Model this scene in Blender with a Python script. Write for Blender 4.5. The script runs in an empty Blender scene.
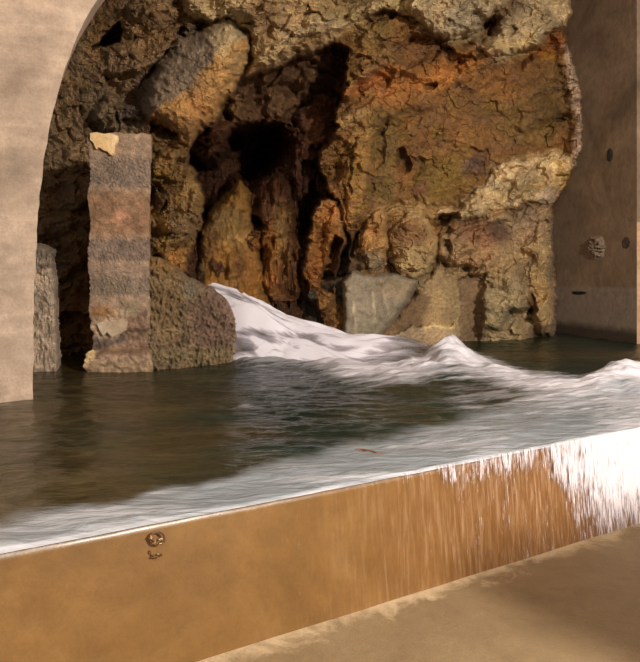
import bpy, math
import numpy as np
from mathutils import Vector

# ------------------------------------------------------------------ camera / pixel frame
F, HOR, CX, CAMZ = 700.0, 275.0, 320.0, 1.6
W_Z = 0.62                       # water level
sc = bpy.context.scene
COL = sc.collection

def P(px, py, d):
    return np.stack([(px-CX)*d/F, d, CAMZ-(py-HOR)*d/F], -1)

def lin(c):
    c = np.asarray(c, float)/255.0
    return np.where(c <= 0.04045, c/12.92, ((c+0.055)/1.055)**2.4)

# ------------------------------------------------------------------ numpy noise
def _h(ix, iy, seed):
    n = (ix.astype(np.int64)*374761393 + iy.astype(np.int64)*668265263 + seed*1442695041) & 0xffffffff
    n = ((n ^ (n >> 13))*1274126177) & 0xffffffff
    n = (n ^ (n >> 16)) & 0xffffffff
    return n/4294967296.0

def gn(x, y, seed=0):
    x0 = np.floor(x); y0 = np.floor(y); fx = x-x0; fy = y-y0
    ux = fx*fx*fx*(fx*(fx*6-15)+10); uy = fy*fy*fy*(fy*(fy*6-15)+10)
    def g(ix, iy, dx, dy):
        a = _h(ix, iy, seed)*2*np.pi
        return np.cos(a)*dx+np.sin(a)*dy
    a = g(x0, y0, fx, fy); b = g(x0+1, y0, fx-1, fy)
    c = g(x0, y0+1, fx, fy-1); d = g(x0+1, y0+1, fx-1, fy-1)
    return ((a+(b-a)*ux)+((c+(d-c)*ux)-(a+(b-a)*ux))*uy)*1.4

def fbm(x, y, o=4, seed=0, gain=0.5):
    s = 0; a = 1
    for i in range(o):
        s = s+a*gn(x*2**i+i*7.3, y*2**i-i*3.1, seed+i*17); a *= gain
    return s

def ridged(x, y, o=4, seed=0):
    s = 0; a = 1
    for i in range(o):
        s = s+a*(1-2*np.abs(gn(x*2**i+i*5.1, y*2**i+i*9.7, seed+i*31))); a *= .5
    return s-1

def facets(x, y, seed=0, tilt=1.0):
    """broken-rock relief: every Voronoi cell is a tilted plane"""
    ix = np.floor(x); iy = np.floor(y)
    best = np.full(x.shape, 9.0); out = np.zeros_like(x); sec = np.full(x.shape, 9.0)
    for dx in (-1, 0, 1):
        for dy in (-1, 0, 1):
            cx = ix+dx; cy = iy+dy
            sx = cx+_h(cx, cy, seed); sy = cy+_h(cx, cy, seed+5)
            d = (x-sx)**2+(y-sy)**2
            h = (_h(cx, cy, seed+9)-.5)+tilt*((_h(cx, cy, seed+11)-.5)*(x-sx)+(_h(cx, cy, seed+13)-.5)*(y-sy))*2
            m = d < best
            sec = np.where(m, best, np.minimum(sec, d))
            out = np.where(m, h, out); best = np.where(m, d, best)
    edge = np.sqrt(sec)-np.sqrt(best)
    return out, edge

def blur(a, sg):
    r_ = int(3*sg)+1; k_ = np.exp(-.5*(np.arange(-r_, r_+1)/sg)**2); k_ /= k_.sum()
    a = np.apply_along_axis(lambda v_: np.convolve(np.pad(v_, r_, 'edge'), k_, 'valid'), 0, a)
    return np.apply_along_axis(lambda v_: np.convolve(np.pad(v_, r_, 'edge'), k_, 'valid'), 1, a)

def smooth(a, b, x):
    t = np.clip((x-a)/(b-a), 0, 1); return t*t*(3-2*t)

def sdf_poly(x, y, pts):
    pts = np.asarray(pts, float); n = len(pts)
    d = np.full(x.shape, 1e12); s = np.ones(x.shape)
    for i in range(n):
        ax, ay = pts[i]; bx, by = pts[i-1]
        ex, ey = bx-ax, by-ay; wx = x-ax; wy = y-ay
        t = np.clip((wx*ex+wy*ey)/(ex*ex+ey*ey+1e-12), 0, 1)
        d = np.minimum(d, (wx-ex*t)**2+(wy-ey*t)**2)
        c1 = y >= ay; c2 = y < by; c3 = ex*wy > ey*wx
        s = np.where((c1 & c2 & c3) | (~c1 & ~c2 & ~c3), -s, s)
    return s*np.sqrt(d)

def sdf_ell(x, y, cx, cy, rx, ry, ang=0):
    a = math.radians(ang); u = ((x-cx)*math.cos(a)+(y-cy)*math.sin(a))/rx
    v = (-(x-cx)*math.sin(a)+(y-cy)*math.cos(a))/ry
    return (np.sqrt(u*u+v*v)-1)*min(rx, ry)

def sdf(x, y, shape):
    return sdf_ell(x, y, *shape[1:]) if shape[0] == 'e' else sdf_poly(x, y, shape)

def lump(x, y, shape, H, w):
    t = np.clip(-sdf(x, y, shape)/w, 0, 1)
    return H*np.sqrt(np.clip(1-(1-t)**2, 0, 1))

def paint(x, y, base, ops):
    """mineral colour and painted-in shade of the rock, laid down patch by patch: (shape, rgb, softness, strength)"""
    c = np.zeros(x.shape+(3,)); c[:] = lin(base)
    for shape, rgb, soft, k in ops:
        m = k*(1-smooth(-soft, soft, sdf(x, y, shape)))
        c = c*(1-m[..., None])+lin(rgb)*m[..., None]
    return c

# ------------------------------------------------------------------ object helpers
def tag(o, label=None, cat=None, group=None, kind=None):
    if label: o['label'] = label
    if cat: o['category'] = cat
    if group: o['group'] = group
    if kind: o['kind'] = kind
    return o

def mesh_obj(name, verts, faces, mat, col=None, fattrs=None, smooth_sh=False, parent=None):
    me = bpy.data.meshes.new(name)
    v = np.asarray(verts, np.float32).reshape(-1, 3)
    if isinstance(faces, np.ndarray):
        k = faces.shape[1]
        used = np.unique(faces); remap = np.full(len(v), -1); remap[used] = np.arange(len(used))
        faces = remap[faces]; v = v[used]
        if col is not None: col = col.reshape(-1, 3)[used]
        if fattrs: fattrs = {n: a.reshape(-1)[used] for n, a in fattrs.items()}
        me.vertices.add(len(v)); me.vertices.foreach_set('co', v.ravel())
        me.loops.add(faces.size); me.loops.foreach_set('vertex_index', faces.ravel().astype(np.int32))
        me.polygons.add(len(faces))
        me.polygons.foreach_set('loop_start', np.arange(0, faces.size, k, dtype=np.int32))
        me.polygons.foreach_set('loop_total', np.full(len(faces), k, np.int32))
        me.update(calc_edges=True); me.validate()
    else:
        me.from_pydata([tuple(map(float, p)) for p in v], [], faces); me.update()
    if col is not None:
        a = me.attributes.new('tint', 'FLOAT_COLOR', 'POINT')
        a.data.foreach_set('color', np.concatenate([col.reshape(-1, 3), np.ones((len(v), 1))], 1).astype(np.float32).ravel())
    for n, arr in (fattrs or {}).items():
        a = me.attributes.new(n, 'FLOAT', 'POINT'); a.data.foreach_set('value', arr.astype(np.float32).ravel())
    me.polygons.foreach_set('use_smooth', np.full(len(me.polygons), smooth_sh))
    me.materials.append(mat)
    o = bpy.data.objects.new(name, me); COL.objects.link(o)
    if parent: o.parent = parent
    return o

def grid_faces(ny, nx, keep=None):
    i = np.arange(ny*nx).reshape(ny, nx)
    q = np.stack([i[:-1, :-1], i[1:, :-1], i[1:, 1:], i[:-1, 1:]], -1)   # faces the camera
    if keep is not None:
        k = keep[:-1, :-1] & keep[1:, :-1] & keep[1:, 1:] & keep[:-1, 1:]
        q = q[k]
    return q.reshape(-1, 4)

# ------------------------------------------------------------------ materials
class NT:
    def __init__(s, name):
        s.m = bpy.data.materials.new(name); s.m.use_nodes = True; s.t = s.m.node_tree
        s.b = s.t.nodes['Principled BSDF']; s.out = s.t.nodes['Material Output']
    def n(s, typ, **kw):
        nd = s.t.nodes.new(typ)
        for k, v in kw.items(): setattr(nd, k, v)
        return nd
    def l(s, a, b): s.t.links.new(a, b)
    def coords(s, scale=(1, 1, 1), rot=(0, 0, 0)):
        tc = s.n('ShaderNodeTexCoord'); m0 = s.n('ShaderNodeMapping'); mp = s.n('ShaderNodeMapping')
        m0.inputs['Rotation'].default_value = rot; mp.inputs['Scale'].default_value = scale
        s.l(tc.outputs['Object'], m0.inputs['Vector']); s.l(m0.outputs[0], mp.inputs['Vector']); return mp.outputs[0]
    def noise(s, vec, scale, detail=6, rough=.6, dist=0):
        nd = s.n('ShaderNodeTexNoise'); nd.inputs['Scale'].default_value = scale
        nd.inputs['Detail'].default_value = detail; nd.inputs['Roughness'].default_value = rough
        nd.inputs['Distortion'].default_value = dist; s.l(vec, nd.inputs['Vector']); return nd.outputs['Fac']
    def ramp(s, fac, stops):
        r = s.n('ShaderNodeValToRGB'); e = r.color_ramp.elements
        while len(e) < len(stops): e.new(.5)
        for el, (p, c) in zip(e, stops):
            el.position = p; el.color = (*c, 1) if len(c) == 3 else c
        s.l(fac, r.inputs[0]); return r.outputs[0]
    def math(s, op, a, b=None):
        m = s.n('ShaderNodeMath', operation=op)
        for i, v in enumerate((a, b)):
            if v is None: continue
            if isinstance(v, (int, float)): m.inputs[i].default_value = v
            else: s.l(v, m.inputs[i])
        return m.outputs[0]
    def mix(s, fac, a, b, mode='MIX'):
        m = s.n('ShaderNodeMix', data_type='RGBA', blend_type=mode)
        for k, v in ((0, fac), (6, a), (7, b)):
            if isinstance(v, (int, float)): m.inputs[k].default_value = v
            elif isinstance(v, tuple): m.inputs[k].default_value = (*v, 1)
            else: s.l(v, m.inputs[k])
        return m.outputs[2]
    def bump(s, h, strength, dist=.02, prev=None):
        b = s.n('ShaderNodeBump'); b.inputs['Strength'].default_value = strength
        b.inputs['Distance'].default_value = dist; s.l(h, b.inputs['Height'])
        if prev: s.l(prev, b.inputs['Normal'])
        return b.outputs[0]

def g(v): return (v, v, v)

def rock_mat(name, scale=1.0, rough=(.3, .8), bump=.8, var=.6, gritty=1.0, veins=.5):
    n = NT(name); v = n.coords()
    at = n.n('ShaderNodeAttribute', attribute_name='tint')
    n1 = n.noise(v, 2.2*scale, 8, .65, .4); n2 = n.noise(v, 14*scale, 8, .7, .3); n3 = n.noise(v, 60*scale, 4, .7)
    c = n.mix(var, at.outputs['Color'], n.ramp(n1, [(.3, g(.45)), (.5, g(1)), (.7, g(1.5))]), 'MULTIPLY')
    c = n.mix(var, c, n.ramp(n2, [(.3, g(.4)), (.5, g(1)), (.68, g(1.6))]), 'MULTIPLY')
    c = n.mix(.75*gritty, c, n.ramp(n3, [(.3, g(.5)), (.5, g(1)), (.7, g(1.35))]), 'MULTIPLY')
    wv_ = n.n('ShaderNodeVectorMath', operation='ADD'); nz = n.n('ShaderNodeTexNoise'); nz.inputs['Scale'].default_value = 3*scale; nz.inputs['Detail'].default_value = 5
    n.l(v, nz.inputs['Vector']); sc3 = n.n('ShaderNodeVectorMath', operation='SCALE'); sc3.inputs['Scale'].default_value = .5
    n.l(nz.outputs['Color'], sc3.inputs[0]); n.l(v, wv_.inputs[0]); n.l(sc3.outputs[0], wv_.inputs[1])
    vo = n.n('ShaderNodeTexVoronoi', feature='DISTANCE_TO_EDGE'); vo.inputs['Scale'].default_value = 3.2*scale; n.l(wv_.outputs[0], vo.inputs['Vector'])
    crk = n.ramp(n.math('ADD', vo.outputs['Distance'], n.math('MULTIPLY', n.math('SUBTRACT', n2, .42), .35)), [(.0, g(.35)), (.035, g(1))])
    c = n.mix(veins, c, crk, 'MULTIPLY')
    pale = n.ramp(n.noise(wv_.outputs[0], 9*scale, 7, .75, .2), [(.60, g(0)), (.72, g(1))])
    c = n.mix(n.math('MULTIPLY', pale, .45), c, n.mix(1.0, c, (2.3, 2.2, 2.0), 'MULTIPLY'))
    n.l(c, n.b.inputs['Base Color'])
    n.l(n.ramp(n.noise(v, 5*scale, 5, .6), [(.35, g(rough[0])), (.6, g(rough[1]))]), n.b.inputs['Roughness'])
    nm = n.noise(v, 26*scale, 9, .78, .5)
    b = n.bump(n2, bump*.7, .05); b = n.bump(nm, bump*.9, .03, b); b = n.bump(n3, bump*.9, .014, b)
    n.l(b, n.b.inputs['Normal'])
    return n.m

def concrete_mat(name, base, dark, light, lifts=0.0, bump=.3, rough=.8, scale=1.0, lift_gap=.32):
    n = NT(name); v = n.coords()
    n1 = n.noise(v, .9*scale, 7, .6, .5); n2 = n.noise(v, 7*scale, 8, .7, .2); n3 = n.noise(v, 55*scale, 4, .6)
    c = n.ramp(n1, [(.32, tuple(lin(dark))), (.5, tuple(lin(base))), (.68, tuple(lin(light)))])
    c = n.mix(.55, c, n.ramp(n2, [(.3, g(.62)), (.5, g(1)), (.7, g(1.3))]), 'MULTIPLY')
    c = n.mix(.4, c, n.ramp(n3, [(.3, g(.7)), (.5, g(1)), (.7, g(1.25))]), 'MULTIPLY')
    h = n2
    if lifts:
        vz = n.coords((.5, .5, 1/lift_gap*1.0)); w = n.noise(vz, 1.0, 4, .55, .1)
        c = n.mix(lifts, c, n.ramp(w, [(.35, g(.72)), (.47, g(1.0)), (.52, g(1.22)), (.6, g(.9)), (.7, g(1.1))]), 'MULTIPLY')
    n.l(c, n.b.inputs['Base Color']); n.b.inputs['Roughness'].default_value = rough
    b = n.bump(n2, bump, .04); b = n.bump(n3, bump*.8, .008, b); n.l(b, n.b.inputs['Normal'])
    return n.m

M_ROCK = rock_mat('iron_stained_rock')
M_WETROCK = rock_mat('wet_cave_rock', rough=(.22, .55), scale=1.3)
M_ROUGH = rock_mat('rough_chipped_stone', 1.8, (.3, .7), .9, .6, veins=.15)
M_SLAB = rock_mat('chiselled_grey_stone', 1.2, (.6, .9), .6, .45, veins=.12)
M_PILLAR = rock_mat('lift_cast_concrete', 1.6, (.6, .9), .8, .55, veins=.0)
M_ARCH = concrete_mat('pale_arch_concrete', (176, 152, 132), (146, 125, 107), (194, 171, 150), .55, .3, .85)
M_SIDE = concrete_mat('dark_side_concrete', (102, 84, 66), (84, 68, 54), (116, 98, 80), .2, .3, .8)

# ------------------------------------------------------------------ ROCK FACE
def base_d(px):
    return np.interp(px, [20, 60, 100, 150, 195, 240, 300, 370, 480, 555, 600],
                         [8.9, 8.6, 8.3, 8.0, 8.1, 8.45, 9.0, 9.5, 10.4, 11.35, 11.6])

CAVE = [(186, 279), (183, 264), (189, 249), (198, 236), (203, 222), (205, 194), (198, 181), (187, 167), (184, 150),
        (199, 133), (218, 112), (233, 92), (240, 76), (262, 71), (290, 60), (312, 50), (333, 42), (346, 46), (348, 60), (345, 74), (347, 84),
        (345, 98), (337, 115), (338, 128), (329, 140), (319, 152), (320, 172), (337, 202), (322, 199), (315, 212), (312, 232), (305, 252),
        (305, 278), (318, 296), (326, 330), (318, 372), (200, 372), (196, 290)]
OVERHANG = [(146, 122), (160, 127), (176, 136), (186, 148), (200, 134), (219, 112), (234, 92), (241, 74), (251, 50), (246, 30), (232, 21), (212, 21),
            (190, 34), (172, 44), (158, 62), (146, 84), (138, 108)]
LEDGE = [(178, -40), (180, 10), (200, 22), (232, 21), (246, 30), (252, 52), (243, 76), (262, 72), (290, 61), (315, 50), (338, 40), (352, 22), (392, 12),
         (400, 4), (410, -40)]
RIDGE_TR = [(402, -60), (404, 8), (425, 26), (446, 40), (470, 36), (486, 22), (498, 16), (489, 34), (480, 46), (488, 54), (515, 58), (540, 46),
            (560, 30), (572, 14), (568, -60)]
PALE_BAND = [(432, 214), (452, 208), (474, 194), (488, 178), (494, 164), (510, 160), (530, 156), (558, 152), (574, 158), (572, 172), (560, 188), (552, 203), (530, 204),
             (510, 208), (486, 214), (466, 220), (446, 222)]
LOWER_R = [(444, 226), (470, 222), (500, 214), (530, 208), (552, 206), (553, 250), (556, 350), (445, 350), (440, 300), (438, 250)]
SLAB = [(344, 282), (352, 272), (372, 276), (392, 274), (418, 281), (408, 300), (392, 322), (372, 346), (366, 362), (340, 362), (345, 320)]

def cave_depth(x, y):
    """extra distance of the chamber behind the face"""
    ceil_ = smooth(40, 170, y)*1.6+.35                       # roof slopes back and down
    lower = 1.1-.5*smooth(220, 300, y)
    d = np.where(y < 160, ceil_, ceil_*(1-smooth(160, 215, y))+lower*smooth(160, 215, y))
    hole = sdf_poly(x, y, [(180, 150), (215, 158), (232, 128), (262, 122), (286, 126), (290, 145), (272, 168), (252, 190), (240, 186), (215, 214), (198, 236), (186, 250), (176, 200)])
    d = d+2.6*(1-smooth(-14, 6, hole))
    # pale brown shelf left above the hole
    d = d-lump(x, y, ('e', 212, 132, 26, 12, -6), .9, 12)
    # hanging vertical ribs at the right
    d = d-lump(x, y, [(296, 110), (322, 90), (340, 100), (330, 140), (316, 160), (312, 200), (300, 215), (290, 170)], .55, 14)
    d = d-lump(x, y, [(262, 200), (275, 170), (290, 180), (296, 240), (300, 300), (262, 300)], .45, 12)
    d = d+lump(x, y, [(296, 205), (310, 180), (326, 200), (312, 232), (300, 262)], .7, 9)
    return d

step = 1.0
gx = np.arange(20, 592, step); gy = np.arange(-150, 380, step)
X, Y = np.meshgrid(gx, gy)
WX = X+4*fbm(X/22, Y/22, 3, 3)+1.2*gn(X/5, Y/5, 8)
WY = Y+4*fbm(X/22, Y/22, 3, 44)+1.2*gn(X/5, Y/5, 9)
D = base_d(X)
D = D-.75*smooth(250, 20, Y)*smooth(180, 260, X)              # face leans out overhead
D = D-.5*smooth(40, -150, Y)
# broken strata, rising to the right
a = math.radians(-24)
HX = WX+9*fbm(X/30, Y/30, 3, 201); HY = WY+9*fbm(X/30, Y/30, 3, 202)
U = HX*math.cos(a)+HY*math.sin(a); V = -HX*math.sin(a)+HY*math.cos(a)
f1, e1 = facets(U/62, V/38, 3, 1.0); f2, e2 = facets(U/24, V/15, 7, 1.1); f3, e3 = facets(WX/9, WY/8, 12, 1.0)
rel = blur(.36*f1, 1.8)+blur(.19*f2*smooth(-.5, .1, gn(X/45, Y/45, 71)), .55)+.045*f3+.09*fbm(X/22, Y/16, 4, 6)+.035*ridged(X/11, Y/9, 3, 66)+.016*fbm(X/4, Y/4, 3, 5)
rel = rel-.05*(1-smooth(0, .05, e1))*smooth(0, .3, gn(X/30, Y/30, 77))
calm = np.clip(smooth(-6, 10, -sdf_poly(X, Y, OVERHANG))*.85+smooth(-10, 30, 150-X)*.35
               +.55*(1-smooth(-10, 10, sdf_poly(X, Y, [(350, 100), (470, 75), (562, 60), (570, 150), (490, 165), (430, 215), (350, 225)]))), 0, .9)
D = D-rel*(1-calm)-calm*(.04*fbm(X/9, Y/9, 4, 21)+blur(.05*facets(HX/15, HY/12, 90)[0], .8)+.012*f3)
D = D-lump(WX, WY, OVERHANG, .75, 34)
D = D-lump(WX, WY, LEDGE, .42, 16)
D = D-lump(WX, WY, RIDGE_TR, .55, 14)
D = D-lump(WX, WY, PALE_BAND, .30, 14)
D = D-lump(WX, WY, LOWER_R, .22, 14)
D = D-lump(WX, WY, [(470, 42), (500, 62), (560, 40), (566, 18), (560, 14), (520, 44)], .14, 6)
for sh, H, w in [
    (('e', 178, 205, 24, 34, 10), .30, 22), (('e', 172, 165, 20, 16, 0), .2, 14), (('e', 195, 205, 9, 18, 0), .15, 8), (('e', 172, 250, 24, 16, 0), .2, 12),
    (('e', 376, 240, 13, 30, 4), .35, 12), (('e', 413, 246, 24, 34, 8), .45, 20), (('e', 482, 252, 32, 24, 10), .22, 18),
    (('e', 360, 180, 14, 50, 6), .28, 13), (('e', 334, 240, 10, 40, 8), .28, 9), (('e', 388, 110, 34, 16, -14), .16, 14),
    (('e', 448, 182, 36, 24, -20), .14, 22), (('e', 522, 118, 34, 40, 0), .12, 26), (('e', 500, 292, 26, 40, 0), .15, 20),
    (('e', 540, 280, 10, 60, 0), .18, 8), (('e', 130, 70, 26, 20, 30), .16, 16), (('e', 150, 20, 30, 16, -20), .2, 12), (('e', 114, 128, 8, 8, 0), .12, 6),
    (('e', 320, 22, 30, 9, -24), .12, 8), (('e', 280, 50, 26, 10, -24), .12, 8), (('e', 470, 20, 28, 11, -20), .14, 8),
]:
    D = D-lump(WX, WY, sh, H, w)
for sh, H, w in [
    ([(90, 50), (100, 38), (112, 24), (121, 22), (122, 42), (108, 46)], .9, 7), ([(179, 36), (184, 24), (188, 30), (184, 38)], .3, 3),
    (('e', 384, 17, 14, 5, -8), .3, 5), ([(392, 56), (412, 30), (440, 34), (448, 50), (432, 62), (404, 68)], .28, 7),
    ([(444, 60), (452, 66), (480, 58), (470, 55)], .2, 4), (('e', 430, 84, 9, 4.5, -24), .22, 4), ([(484, 30), (500, 12), (492, 14), (476, 26)], .3, 4),
    (('e', 404, 160, 7, 12, -30), .3, 6), (('e', 378, 150, 6, 22, 10), .16, 5), ([(434, 218), (456, 213), (460, 218), (446, 226), (436, 224)], .4, 4),
    (('e', 448, 246, 5, 8, -30), .35, 4), ([(440, 262), (452, 261), (478, 268), (470, 274), (452, 270)], .2, 4), (('e', 344, 262, 5, 26, 12), .6, 5),
    (('e', 356, 245, 4, 14, 14), .5, 4), ([(334, 232), (342, 240), (334, 292), (318, 292), (324, 262)], .8, 6), (('e', 533, 306, 5, 12, 0), .3, 4),
    ([(338, 196), (350, 240), (346, 244), (334, 204)], .3, 3), (('e', 351, 170, 1.6, 26, 4), .2, 2), (('e', 392, 262, 3, 20, -4), .3, 3),
    (('e', 150, 195, 6, 9, 0), .35, 5), (('e', 164, 205, 3, 8, 30), .2, 3), (('e', 166, 135, 12, 5, 4), .3, 5), (('e', 155, 126, 5, 6, 0), .25, 4),
    (('e', 118, 124, 3, 14, 0), .2, 3), (('e', 300, 52, 8, 2.4, -5), .18, 3), (('e', 560, 118, 6, 3, 0), .2, 3),
]:
    D = D+lump(WX, WY, sh, H, w)
# cast-concrete footing under the rock on the right
apron = [(372, 380), (372, 344), (390, 322), (418, 283), (440, 256), (448, 270), (462, 276), (486, 276), (486, 346), (486, 380)]
ap = sdf_poly(WX, WY, apron)
D = np.where(ap < 0, D*(smooth(-9, 0, ap))+(base_d(X)-.12-.02*gn(X/3, Y/3, 4))*(1-smooth(-9, 0, ap)), D)
D = D-lump(WX, WY, [(418, 326), (458, 321), (459, 345), (459, 380), (372, 380), (380, 338)], .14, 4)
D = D+lump(WX, WY, [(458, 280), (486, 272), (480, 345), (458, 345)], .16, 4)
# left return wall beside the arch: fairly even
# cave
sc_ = sdf_poly(WX+1.5*gn(X/3.5, Y/6, 2), WY, CAVE)
fc, ec = facets(X/26+.3*fbm(X/20, Y/20, 2, 6), Y/34, 55, 1.0); fd, ed = facets(X/8, Y/17, 57, 1.1)
vert = fbm(X/5, Y/30, 4, 31)
DC = base_d(X)-.3+cave_depth(WX, WY)-blur(.55*fc, 1.5)-blur(.14*fd, .8)*smooth(120, 170, Y)-(.03+.08*smooth(130, 190, Y))*vert-.06*fbm(X/9, Y/9, 4, 2)-blur(.22*facets(HX/20, HY/13, 95)[0], 1.)*smooth(190, 130, Y)
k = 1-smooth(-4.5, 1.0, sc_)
D = D+.10*np.exp(-np.clip(sc_, 0, 99)/5)                      # rim rolls inwards
D = D*(1-k)+np.maximum(DC, D)*k
# broken right border of the rock, where it meets the side wall
EDGE = np.interp(gy, [-150, 0, 14, 30, 45, 60, 80, 100, 130, 150, 165, 180, 205, 240, 290, 335, 380],
                     [568, 568, 570, 562, 566, 571, 577, 580, 582, 580, 574, 568, 552, 551, 555, 553, 553])[:, None]
EDGE = EDGE+2.2*gn(gy/6.0, gy*0+3.3, 4)[:, None]+1.2*gn(gy/2.5, gy*0+1.3, 14)[:, None]
D = D-.22*smooth(16, 6, EDGE-X)*(Y < 175)*(Y > 30)
D = D+1.6*smooth(0, 4, X-EDGE)

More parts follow.
